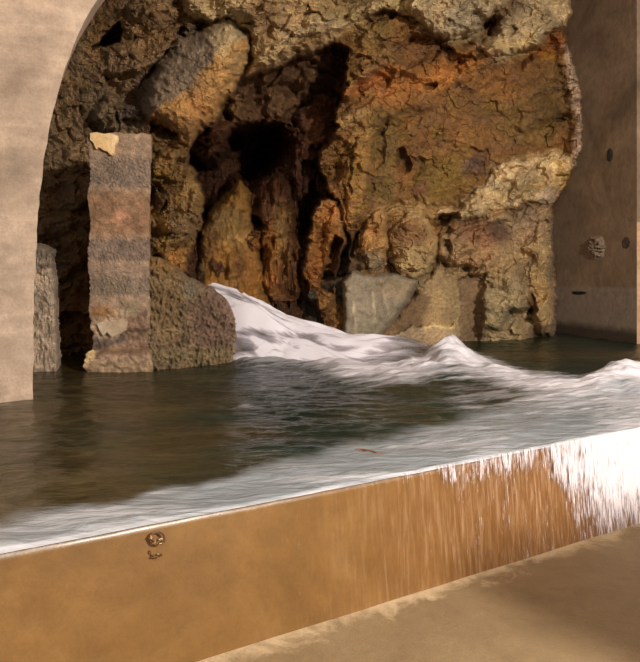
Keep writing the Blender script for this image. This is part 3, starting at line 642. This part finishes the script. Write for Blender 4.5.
# pale return wall at the frame's right border
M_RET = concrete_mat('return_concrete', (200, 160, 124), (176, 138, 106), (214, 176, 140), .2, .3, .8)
o = box_between('wall_return', wb, wb+np.array([3.2, .6]), -.2, 2.35, .4, M_RET, 1)
tag(o, 'low pale concrete wall end at the right border', kind='structure')
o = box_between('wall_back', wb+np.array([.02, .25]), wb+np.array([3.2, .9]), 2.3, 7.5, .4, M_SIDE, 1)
tag(o, 'dark concrete wall above the pale end', kind='structure')

# ------------------------------------------------------------------ WEIR, FLOOR
wu = np.array([.8461, .5330]); wnm = np.array([.5330, -.8461])      # along weir / towards camera
W0 = np.array([0, 3.27])
def wp(s, off, z): q_ = W0+wu*s+wnm*off; return (q_[0], q_[1], z)
n = NT('algae_coated_weir'); v = n.coords()
n1 = n.noise(v, 1.3, 7, .6, .6); n2 = n.noise(v, 11, 8, .7, .3); n3 = n.noise(v, 80, 4, .6)
c = n.ramp(n1, [(.3, tuple(lin((94, 64, 26)))), (.5, tuple(lin((110, 77, 34)))), (.7, tuple(lin((128, 94, 50))))])
c = n.mix(.35, c, n.ramp(n2, [(.3, g(.6)), (.5, g(1)), (.7, g(1.3))]), 'MULTIPLY')
c = n.mix(.25, c, n.ramp(n3, [(.3, g(.7)), (.5, g(1)), (.7, g(1.2))]), 'MULTIPLY')
# rusty vertical runs under the overflow
vs = n.coords((30, 30, 1.5), (0, 0, 0)); ns = n.noise(vs, 1.6, 6, .65, .3)
sep = n.n('ShaderNodeSeparateXYZ'); n.l(v, sep.inputs[0])
mr = n.n('ShaderNodeMapRange'); mr.inputs[1].default_value = -.1; mr.inputs[2].default_value = 1.2; n.l(sep.outputs[0], mr.inputs[0])
streak = n.ramp(ns, [(.32, tuple(lin((106, 64, 28)))), (.5, tuple(lin((134, 92, 54)))), (.68, tuple(lin((180, 142, 110))))])
c = n.mix(n.math('MULTIPLY', mr.outputs[0], .75), c, streak)
n.l(c, n.b.inputs['Base Color']); n.b.inputs['Roughness'].default_value = .42
n.b.inputs['Coat Weight'].default_value = .25; n.b.inputs['Coat Roughness'].default_value = .25
bs = n.bump(n.math('MULTIPLY', ns, mr.outputs[0]), .6, .02, n.bump(n2, .25, .01)); n.l(bs, n.b.inputs['Normal'])
M_WEIR = n.m
def strip(name, prof, s0, s1, ns_, mat, jit=0.0, smooth_sh=True, parent=None, seed=1):
    s = np.linspace(s0, s1, ns_); pr = np.array(prof)
    S, K = np.meshgrid(s, np.arange(len(pr)))
    off = pr[K, 0]; z = pr[K, 1]
    off = off+jit*fbm(S*2.5, z*4+K*.1, 4, seed); z = z+jit*.5*fbm(S*3, K*.3, 3, seed+4)
    x = W0[0]+wu[0]*S+wnm[0]*off; y = W0[1]+wu[1]*S+wnm[1]*off
    return np.stack([x, y, z], -1), S
prof = [(-.42, .0), (-.42, .50), (-.40, .575)]+[(-.38+.36*t, .586) for t in np.linspace(0, 1, 6)]+[(-.006, .592), (.0, .590)]+[(.0+.045*t, .590-.61*t) for t in np.linspace(0.05, 1, 30)]
vv, S = strip('w', prof, -3.2, 6.2, 380, M_WEIR, .004)
nyy, nxx = vv.shape[:2]
weir = mesh_obj('weir_wall', vv, grid_faces(nyy, nxx), M_WEIR, smooth_sh=True)
tag(weir, 'long low weir wall coated in golden-brown algae, running across the foreground and holding back the pool', 'weir')
sol = weir.modifiers.new('thick', 'SOLIDIFY'); sol.thickness = .02; sol.offset = -1

# small round fitting on the weir face
def weir_face(px, py):
    kx = (px-CX)/F   # point on plane through W0, dir wu
    y = 3.255/(1-kx*.63); return P(np.array(float(px)), np.array(float(py)), y)
def tube(name, pts, r, mat, parent=None, res=10):
    cu = bpy.data.curves.new(name, 'CURVE'); cu.dimensions = '3D'; cu.bevel_depth = r; cu.bevel_resolution = 4; cu.use_fill_caps = True
    sp = cu.splines.new('NURBS'); sp.points.add(len(pts)-1); sp.use_endpoint_u = True; sp.order_u = 3
    for p_, q_ in zip(sp.points, pts): p_.co = (*map(float, q_), 1)
    tmp = bpy.data.objects.new(name, cu); COL.objects.link(tmp)
    dg = bpy.context.evaluated_depsgraph_get(); me = bpy.data.meshes.new_from_object(tmp.evaluated_get(dg)); me.name = name
    bpy.data.objects.remove(tmp); bpy.data.curves.remove(cu)
    me.materials.clear(); me.materials.append(mat)
    me.polygons.foreach_set('use_smooth', np.full(len(me.polygons), True))
    o = bpy.data.objects.new(name, me); COL.objects.link(o)
    if parent: o.parent = parent
    return o
n = NT('wet_corroded_metal'); v = n.coords(); q1 = n.noise(v, 60, 6, .7)
n.l(n.ramp(q1, [(.35, tuple(lin((84, 54, 28)))), (.52, tuple(lin((130, 92, 52)))), (.66, tuple(lin((226, 206, 178))))]), n.b.inputs['Base Color'])
n.b.inputs['Metallic'].default_value = .5; n.b.inputs['Roughness'].default_value = .22; n.l(n.bump(q1, .8, .01), n.b.inputs['Normal']); M_METAL = n.m
n = NT('dark_rust'); v = n.coords(); q1 = n.noise(v, 40, 6, .7)
n.l(n.ramp(q1, [(.35, tuple(lin((50, 30, 16)))), (.6, tuple(lin((96, 62, 34))))]), n.b.inputs['Base Color']); n.b.inputs['Roughness'].default_value = .5; M_RUST = n.m
N3 = np.array([wnm[0], wnm[1], 0.])
def ringpts(cx, cy, rx, ry, a0, a1, out, k=14):
    return [weir_face(cx+rx*math.cos(math.radians(t)), cy-ry*math.sin(math.radians(t)))+N3*out for t in np.linspace(a0, a1, k)]
ring = tube('pipe_fitting', ringpts(156.5, 538, 7.2, 7, -30, 150, .012), .0042, M_RUST)
tag(ring, 'small rusty round pipe fitting with wet metal lugs low on the weir face', 'pipe fitting')
tube('collar', ringpts(156, 539, 6.2, 5.2, 150, 340, .010), .004, M_METAL, ring)
c1 = tube('lug', [weir_face(149, 535)+N3*.012, weir_face(151, 539)+N3*.02, weir_face(154, 540)+N3*.012], .0065, M_METAL, ring)
c2 = tube('lug', [weir_face(158, 539)+N3*.012, weir_face(160, 537)+N3*.02, weir_face(162, 537)+N3*.012], .005, M_METAL, ring)
c3 = tube('lug', [weir_face(151, 557)+N3*.006, weir_face(154, 555)+N3*.016, weir_face(156, 557)+N3*.006], .0045, M_METAL, ring)
c4 = tube('lug', [weir_face(157, 554)+N3*.006, weir_face(160, 552)+N3*.014, weir_face(161, 555)+N3*.006], .0038, M_METAL, ring)
tube('plate', ringpts(155, 550, 5.5, 6, 180, 300, .004), .0022, M_RUST, ring)

# floor
n = NT('floor_concrete'); v = n.coords()
n1 = n.noise(v, 1.5, 7, .6, .4); n2 = n.noise(v, 12, 8, .7, .2); n3 = n.noise(v, 90, 4, .6)
c = n.ramp(n1, [(.3, tuple(lin((118, 96, 68)))), (.5, tuple(lin((132, 109, 78)))), (.7, tuple(lin((142, 120, 90))))])
# lime crust along the weir foot: distance to weir line
dot = n.n('ShaderNodeVectorMath', operation='DOT_PRODUCT'); n.l(v, dot.inputs[0]); dot.inputs[1].default_value = (wnm[0], wnm[1], 0)
dist = n.math('SUBTRACT', dot.outputs['Value'], float(W0@wnm))
vst = n.coords((1, 1, 1), (0, 0, -math.atan2(.533, .846)))
mpn = n.noise(n.coords((1.2, 1.2, 1)), 4, 7, .7, .6)
dd = n.math('ADD', dist, n.math('MULTIPLY', n.math('SUBTRACT', mpn, .5), .55))
mr = n.n('ShaderNodeMapRange'); mr.inputs[1].default_value = .16; mr.inputs[2].default_value = .05; n.l(dd, mr.inputs[0])
c = n.mix(n.math('MULTIPLY', mr.outputs[0], .75), c, tuple(lin((198, 174, 140))))
c = n.mix(.35, c, n.ramp(n2, [(.3, g(.7)), (.5, g(1)), (.7, g(1.25))]), 'MULTIPLY')
c = n.mix(.35, c, n.ramp(n3, [(.3, g(.7)), (.5, g(1)), (.7, g(1.3))]), 'MULTIPLY')
n.l(c, n.b.inputs['Base Color']); n.b.inputs['Roughness'].default_value = .75
n.l(n.bump(n3, .25, .006, n.bump(n2, .3, .02)), n.b.inputs['Normal']); M_FLOOR = n.m
fl = mesh_obj('floor', np.array([wp(-7, -.35, 0), wp(-7, 9, 0), wp(9, 9, 0), wp(9, -.35, 0), wp(-7, -.35, -.2), wp(-7, 9, -.2), wp(9, 9, -.2), wp(9, -.35, -.2)]),
              [(0, 1, 2, 3), (7, 6, 5, 4), (0, 4, 5, 1), (1, 5, 6, 2), (2, 6, 7, 3), (3, 7, 4, 0)], M_FLOOR)
tag(fl, 'brown concrete floor in front of the weir', kind='structure')

# ------------------------------------------------------------------ WATER
n = NT('pool_water'); v = n.coords()
fo = n.n('ShaderNodeAttribute', attribute_name='foam'); gr = n.n('ShaderNodeAttribute', attribute_name='silt')
rotw = math.atan2(.533, .846)
vf = n.coords((.6, 3.2, 1), (0, 0, -rotw*.6)); nf = n.noise(vf, 2.0, 7, .6, .6); vf2 = n.coords((.9, 7, 1), (0, 0, -rotw*.95)); nf2 = n.noise(vf2, 2.4, 6, .62, .5)
fsum = n.math('ADD', fo.outputs['Fac'], n.math('ADD', n.math('MULTIPLY', n.math('SUBTRACT', nf, .5), 1.3), n.math('MULTIPLY', n.math('SUBTRACT', nf2, .5), 1.0)))
gate = n.n('ShaderNodeMapRange'); gate.inputs[1].default_value = .02; gate.inputs[2].default_value = .3; n.l(fo.outputs['Fac'], gate.inputs[0])
fm = n.n('ShaderNodeMapRange'); fm.inputs[1].default_value = .30; fm.inputs[2].default_value = 1.0; n.l(fsum, fm.inputs[0])
fmask = n.math('MULTIPLY', fm.outputs[0], gate.outputs[0])
deep = n.mix(gr.outputs['Fac'], tuple(lin((30, 45, 36))), tuple(lin((70, 60, 38))))
deep = n.mix(.5, deep, n.ramp(n.noise(n.coords((.6, 1.6, 1)), 2.0, 6, .65, .8), [(.35, g(.5)), (.5, g(1)), (.66, g(1.6))]), 'MULTIPLY')
sh = n.n('ShaderNodeAttribute', attribute_name='lip_sheen')
c = n.mix(n.math('MULTIPLY', sh.outputs['Fac'], .62), deep, tuple(lin((168, 174, 182))))  # grey reflection painted into the water colour near the lip
c = n.mix(fmask, c, tuple(lin((222, 218, 226))))
n.l(c, n.b.inputs['Base Color'])
rr = n.n('ShaderNodeMapRange'); rr.inputs[3].default_value = .16; rr.inputs[4].default_value = .7; n.l(fmask, rr.inputs[0]); n.l(rr.outputs[0], n.b.inputs['Roughness'])
n.b.inputs['IOR'].default_value = 1.33
vw = n.coords((1.0, 3.2, 1), (0, 0, -.2)); wv = n.noise(vw, 2.4, 5, .6, .6); wv2 = n.noise(n.coords((3, 8, 1), (0, 0, -.35)), 4, 4, .6, .3)
n.l(n.bump(nf, .15, .02, n.bump(wv2, .22, .012, n.bump(wv, .55, .06))), n.b.inputs['Normal'])
M_WATER = n.m

xs = np.concatenate([np.arange(-7, -3.2, .25), np.arange(-3.2, 5.2, .022), np.arange(5.2, 8.5, .2)])
tt = np.linspace(0, 1, 420)
# rows run parallel to the weir close by and spread backwards
sX, T = np.meshgrid(xs, tt)
T2 = T**1.25
yw = 3.27+.63*sX                                            # weir line
yb = np.maximum(12.9+0*sX, yw+1.0)
WYY = yw+(yb-yw)*T2; WXX = sX
off = (WYY-yw)*.846                                          # metres behind the weir's face
ppx = CX+WXX*F/WYY; ppy = HOR+(CAMZ-W_Z)*F/WYY              # picture place of each still-water point, only used to lay out the currents
h = np.zeros_like(WXX)
h += .012*fbm(WXX*1.2, WYY*2.4, 4, 3)+.006*fbm(WXX*5, WYY*9, 3, 13)
# current ridge from the cave along the back of the pool
CUR = [(250, 350), (300, 352), (345, 368), (400, 376), (450, 364), (490, 372), (530, 384), (580, 389), (620, 382), (700, 384)]
def dist_path(x, y, path, fx=1.0, fy=1.0):
    d = np.full(x.shape, 1e9); tpar = np.zeros_like(x)
    for i in range(len(path)-1):
        ax, ay = path[i]; bx, by = path[i+1]
        ex, ey = (bx-ax)*fx, (by-ay)*fy; wx_, wy_ = (x-ax)*fx, (y-ay)*fy
        t = np.clip((wx_*ex+wy_*ey)/(ex*ex+ey*ey), 0, 1)
        dd_ = np.sqrt((wx_-ex*t)**2+(wy_-ey*t)**2); m = dd_ < d
        tpar = np.where(m, i+t, tpar); d = np.where(m, dd_, d)
    return d, tpar
dc, tc = dist_path(ppx, ppy, CUR, 1, 1.0)
band = np.interp(tc, [0, 1, 2, 3, 4, 5, 6, 7, 8, 9], [16, 16, 17, 14, 17, 13, 13, 12, 12, 14])
q_ = dc/band
rid = np.exp(-q_**2*1.4)
amp = np.interp(tc, [0, 1.5, 2.5, 3.5, 4.0, 4.6, 5.5, 7, 7.8, 9], [.16, .10, .05, .12, .20, .10, .04, .05, .13, .09])
h += rid*amp*(1+.5*fbm(WXX*3, WYY*3, 3, 33))
# crest
h += .09*np.exp(-((ppx-455)/20)**2-((ppy-366)/10)**2)+.04*np.exp(-((ppx-640)/45)**2-((ppy-380)/8)**2)
foam = 1.05*np.exp(-q_**2*1.1)*np.interp(tc, [0, 2, 3, 4, 5, 6, 7, 9], [1.1, 1.05, 1.0, 1.15, 1.0, .95, 1.05, 1.15])
foam = np.maximum(foam, .55*(1-smooth(0, 22, np.abs(ppy-(398+.02*(ppx-450)))))*smooth(400, 480, ppx))
foam = np.maximum(foam, .5*smooth(520, 640, ppx)*smooth(392, 404, ppy))
foam = np.maximum(foam, .45*np.exp(-((ppx-245)/12)**2-((ppy-408)/7)**2))
foam = np.maximum(foam, .35*np.exp(-((ppx-262)/30)**2-((ppy-372)/12)**2))
# band at the weir lip: painted reflection sheen mixed with foam
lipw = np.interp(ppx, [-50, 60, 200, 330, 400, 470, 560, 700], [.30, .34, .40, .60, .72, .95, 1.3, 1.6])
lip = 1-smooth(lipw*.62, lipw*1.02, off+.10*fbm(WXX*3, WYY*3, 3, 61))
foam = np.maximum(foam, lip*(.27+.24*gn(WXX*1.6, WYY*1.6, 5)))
foam = np.maximum(foam, .6*(1-smooth(.0, .025, off)))
# the lit strip that crosses the band where two sheets of water meet
h -= .012*(1-smooth(0, .30, off))                            # surface dips to the lip
silt = np.clip((1-smooth(-.4, .9, WXX-(-1.0)+.3*(WYY-5)))*.9+.5*(fbm(WXX*1.1, WYY*1.6, 4, 19)), 0, 1)
silt = np.maximum(silt, .7*(1-smooth(.0, 1.0, np.abs(WYY-8.6+0*WXX)))*(WXX > 1.2))
Wv = np.stack([WXX, WYY, W_Z+h], -1); Wv[..., 2] = .601+(Wv[..., 2]-.601)*smooth(-.02, .05, off)
Wv[..., 0] += wnm[0]*.014*(off < .002); Wv[..., 1] += wnm[1]*.014*(off < .002); Wv[..., 2] -= .010*(off < .002)

okw = (off > -.001)
ny, nx = WXX.shape
wf = grid_faces(ny, nx)[:, ::-1]
pool = mesh_obj('pool_water', Wv, wf, M_WATER, None, {'foam': foam, 'silt': silt, 'lip_sheen': lip}, True)
tag(pool, 'dark green stream water with a white foaming current behind the weir', 'water', kind='stuff')

def water_pt(px, py, z=.622):
    y = (CAMZ-z)*F/(py-HOR); return np.array([(px-CX)*y/F, y, z])
n = NT('orange_bark'); v = n.coords(); q1 = n.noise(v, 30, 5, .6)
n.l(n.ramp(q1, [(.35, tuple(lin((92, 56, 36)))), (.65, tuple(lin((140, 98, 66))))]), n.b.inputs['Base Color']); n.b.inputs['Roughness'].default_value = .5
tw = tube('twig', [water_pt(357, 449.5), water_pt(364, 450, .622), water_pt(372, 452, .623), water_pt(379, 454, .621), water_pt(386, 455.5, .612)], .008, n.m)
tag(tw, 'short orange-brown twig caught in the water just behind the weir', 'twig')
# cascade out of the cave
def cascade():
    path = [(-2.0, 8.95, 1.44, .24), (-1.68, 8.62, 1.43, .26), (-1.40, 8.42, 1.40, .28), (-1.10, 8.28, 1.32, .34), (-.84, 8.18, 1.20, .42), (-.60, 8.14, 1.05, .50), (-.30, 8.12, .88, .55), (.02, 8.0, .76, .60), (.38, 7.85, .69, .62), (.8, 7.7, .64, .55), (1.3, 7.5, .58, .5)]
    p = np.array(path); t = np.linspace(0, len(p)-1, 170)
    from_ = np.arange(len(p)); c = np.stack([np.interp(t, from_, p[:, i]) for i in range(4)], -1)
    ker = np.hanning(25); ker /= ker.sum()
    for i in range(4): c[:, i] = np.convolve(np.pad(c[:, i], 12, 'edge'), ker, 'valid')
    tg = np.gradient(c[:, :3], axis=0); side = np.stack([tg[:, 1], -tg[:, 0], 0*tg[:, 0]], -1); side /= np.linalg.norm(side, axis=1)[:, None]+1e-9
    u = np.linspace(-1, 1, 120); Tm, Um = np.meshgrid(np.arange(170), u, indexing='ij')
    cen = c[Tm, :3]; w_ = c[Tm, 3]
    fl = Tm/169.0
    fib = fbm(Um*4.0+.6*gn(Tm/30, Um*2, 4), Tm/42.0, 4, 9, .6)
    z = .16*(1-Um**2)*(.5+fl)-.55*np.clip(np.abs(Um)-.55, 0, 1)**1.3*1.0+.09*blur(fib, 1.2)*(.2+fl)*smooth(1.05, .75, np.abs(Um))
    pts = cen+side[Tm]*(Um*w_*(1+.10*gn(Tm/16.0, Um*1.5, 8)))[..., None]; pts[..., 2] += z
    dr = smooth(.15, 1, Um)*smooth(.06, .22, fl)*.96
    pts[..., 2] = pts[..., 2]*(1-dr)+.57*dr
    dens = np.clip(1.10-np.clip(-Um, 0, 1)**3*.75-np.clip(Um, 0, 1)**4*.55+.45*fib, 0, 1.4)*(1-smooth(.82, 1., fl)*.9)
    return pts, dens, Tm.shape, Um, fl
n = NT('white_cascade'); at = n.n('ShaderNodeAttribute', attribute_name='foam'); a1 = n.n('ShaderNodeAttribute', attribute_name='across'); a2 = n.n('ShaderNodeAttribute', attribute_name='along')
cb = n.n('ShaderNodeCombineXYZ'); n.l(n.math('MULTIPLY', a1.outputs['Fac'], 8.0), cb.inputs[0]); n.l(n.math('MULTIPLY', a2.outputs['Fac'], 5.0), cb.inputs[1])
nn = n.noise(cb.outputs[0], 1.0, 7, .62, .8)
m_ = n.math('ADD', at.outputs['Fac'], n.math('MULTIPLY', n.math('SUBTRACT', nn, .50), 1.8))
c = n.ramp(m_, [(.35, tuple(lin((120, 114, 114)))), (.8, tuple(lin((176, 168, 176)))), (1.0, tuple(lin((232, 226, 236))))])
n.l(c, n.b.inputs['Base Color']); n.b.inputs['Roughness'].default_value = .55; n.b.inputs['Subsurface Weight'].default_value = 0
al = n.n('ShaderNodeMapRange'); al.inputs[1].default_value = .1; al.inputs[2].default_value = .85; n.l(m_, al.inputs[0]); n.l(al.outputs[0], n.b.inputs['Alpha'])
n.l(n.bump(nn, .35, .04), n.b.inputs['Normal']); M_CASC = n.m
pts, dens, shp, cu_, cf_ = cascade()
o = mesh_obj('cascade_water', pts, grid_faces(*shp), M_CASC, None, {'foam': dens, 'across': cu_, 'along': cf_}, True)
tag(o, 'white rushing cascade pouring out of the cave down into the pool', 'water', kind='stuff')

# overflow running down the weir face on the right
n = NT('overflow_water'); at = n.n('ShaderNodeAttribute', attribute_name='foam')
uvx = n.n('ShaderNodeAttribute', attribute_name='along'); uvz = n.n('ShaderNodeAttribute', attribute_name='down')
cmb = n.n('ShaderNodeCombineXYZ'); n.l(n.math('MULTIPLY', uvx.outputs['Fac'], 75), cmb.inputs[0]); n.l(n.math('MULTIPLY', uvz.outputs['Fac'], 4.5), cmb.inputs[1])
ns = n.noise(cmb.outputs[0], 1.0, 6, .7, .35)
cm2 = n.n('ShaderNodeCombineXYZ'); n.l(n.math('MULTIPLY', uvx.outputs['Fac'], 7), cm2.inputs[0]); n.l(n.math('MULTIPLY', uvz.outputs['Fac'], 1.2), cm2.inputs[1])
nb = n.noise(cm2.outputs[0], 1.0, 3, .5, .2)
m_ = n.math('ADD', at.outputs['Fac'], n.math('ADD', n.math('MULTIPLY', n.math('SUBTRACT', ns, .5), 2.6), n.math('MULTIPLY', n.math('SUBTRACT', nb, .5), 1.0)))
al = n.n('ShaderNodeMapRange'); al.inputs[1].default_value = .46; al.inputs[2].default_value = 1.0; n.l(m_, al.inputs[0])
n.b.inputs['Base Color'].default_value = (*lin((238, 226, 232)), 1); n.b.inputs['Roughness'].default_value = .3
n.l(n.bump(ns, .8, .02), n.b.inputs['Normal']); n.l(al.outputs[0], n.b.inputs['Alpha']); M_OVER = n.m
s_ = np.linspace(-.2, 6.0, 460); kk = np.linspace(0, 1, 60); S_, K_ = np.meshgrid(s_, kk)
fall = np.clip((K_-.12)/.88, 0, 1)
offp = np.where(K_ < .12, -.10+.10*(K_/.12), .0)+.012+.010*np.sin(np.minimum(K_/.12, 1)*np.pi/2)+.045*fall+.006*gn(S_*22, K_*3, 3)
zp = np.where(K_ < .12, .590+.018*(K_/.12)**2, .608-.60*fall)
xo = W0[0]+wu[0]*S_+wnm[0]*offp; yo = W0[1]+wu[1]*S_+wnm[1]*offp
# density: along the weir, thickest at the right, fading on the way down
reach = np.interp(S_, [.2, .6, .8, .9, 1.0, 1.15, 1.4, 1.6, 1.75, 1.95, 2.2, 2.6, 3.4, 6], [.02, .10, .20, .42, .26, .16, .22, .34, .70, 1.05, 1.2, 1.2, 1.2, 1.2])
top = np.interp(S_, [.1, .4, .8, 1.1, 1.5, 1.8, 2.1, 6], [.0, .28, .46, .42, .48, .66, .9, .95])
den = top*(1-smooth(reach*.25, reach*1.35+.03, fall))+.23*smooth(.6, 1.2, S_)
o = mesh_obj('overflow_water', np.stack([xo, yo, zp], -1), grid_faces(60, 460), M_OVER, None, {'foam': den, 'along': S_, 'down': fall}, True)
tag(o, 'white streaks of water spilling over the right end of the weir', 'water', kind='stuff')

# ------------------------------------------------------------------ rest of the room (out of frame): vault, added shadow blocker
M_CEIL = concrete_mat('vault_concrete', (150, 134, 116), (120, 104, 90), (170, 152, 132), 0, .2, .9)
o = mesh_obj('ceiling', np.array([(-9, -5, 6.6), (9, -5, 6.6), (9, 14, 6.6), (-9, 14, 6.6), (-9, -5, 6.8), (9, -5, 6.8), (9, 14, 6.8), (-9, 14, 6.8)]),
             [(0, 3, 2, 1), (4, 5, 6, 7), (0, 1, 5, 4), (1, 2, 6, 5), (2, 3, 7, 6), (3, 0, 4, 7)], M_CEIL)
tag(o, 'pale concrete vault', kind='structure')
pa = np.array([2.6, 1.1]); o = box_between('shadow_blocker', pa, pa+wu*2.6, -.02, 1.93, .3, M_ARCH, -1)  # unseen box added and sized to cast the floor shadow
tag(o, 'unseen low blocker right of the viewer, sized to cast the floor shadow', kind='structure')

# ------------------------------------------------------------------ LIGHTS
def light(name, typ, loc, power, color, size=.3, target=None, **kw):
    l = bpy.data.lights.new(name, typ); l.energy = power; l.color = color
    if typ == 'AREA': l.size = size
    else: l.shadow_soft_size = size
    for k_, v_ in kw.items(): setattr(l, k_, v_)
    o = bpy.data.objects.new(name, l); COL.objects.link(o); o.location = loc
    if target is not None:
        o.rotation_euler = (Vector(target)-Vector(loc)).to_track_quat('-Z', 'Y').to_euler()
    return o
light('floodlight_lamp', 'POINT', (4.5, -1.5, 3.8), 3600, (1.0, .94, .84), .2)
light('weir_glare_light', 'AREA', (7.2, 5.0, 3.6), 90, (1.0, .93, .88), .8, (2.0, 4.6, .5))  # unseen light set at the right for glare on weir and foam
light('fill_light', 'AREA', (-1.5, -3.5, 5.2), 200, (1.0, .93, .85), 3.0, (0, 6, 1.0))  # broad fill added high behind the camera, no lamp known there
w = bpy.data.worlds.new('ambient_fill'); sc.world = w; w.use_nodes = True  # even ambient glow added as fill
w.node_tree.nodes['Background'].inputs[0].default_value = (.9, .85, .8, 1); w.node_tree.nodes['Background'].inputs[1].default_value = .12

# ------------------------------------------------------------------ CAMERA
cam = bpy.data.cameras.new('camera'); co = bpy.data.objects.new('camera', cam); COL.objects.link(co)
co.location = (0, 0, CAMZ); co.rotation_euler = (math.pi/2, 0, 0)
cam.sensor_fit = 'HORIZONTAL'; cam.sensor_width = 36; cam.lens = F/640*36; cam.shift_y = -(331-HOR)/640.0; cam.clip_end = 100
sc.camera = co
sc.view_settings.view_transform = 'Standard'; sc.view_settings.look = 'None'; sc.view_settings.gamma = 1; sc.view_settings.use_curve_mapping = False
sc.view_settings.exposure = 0.0
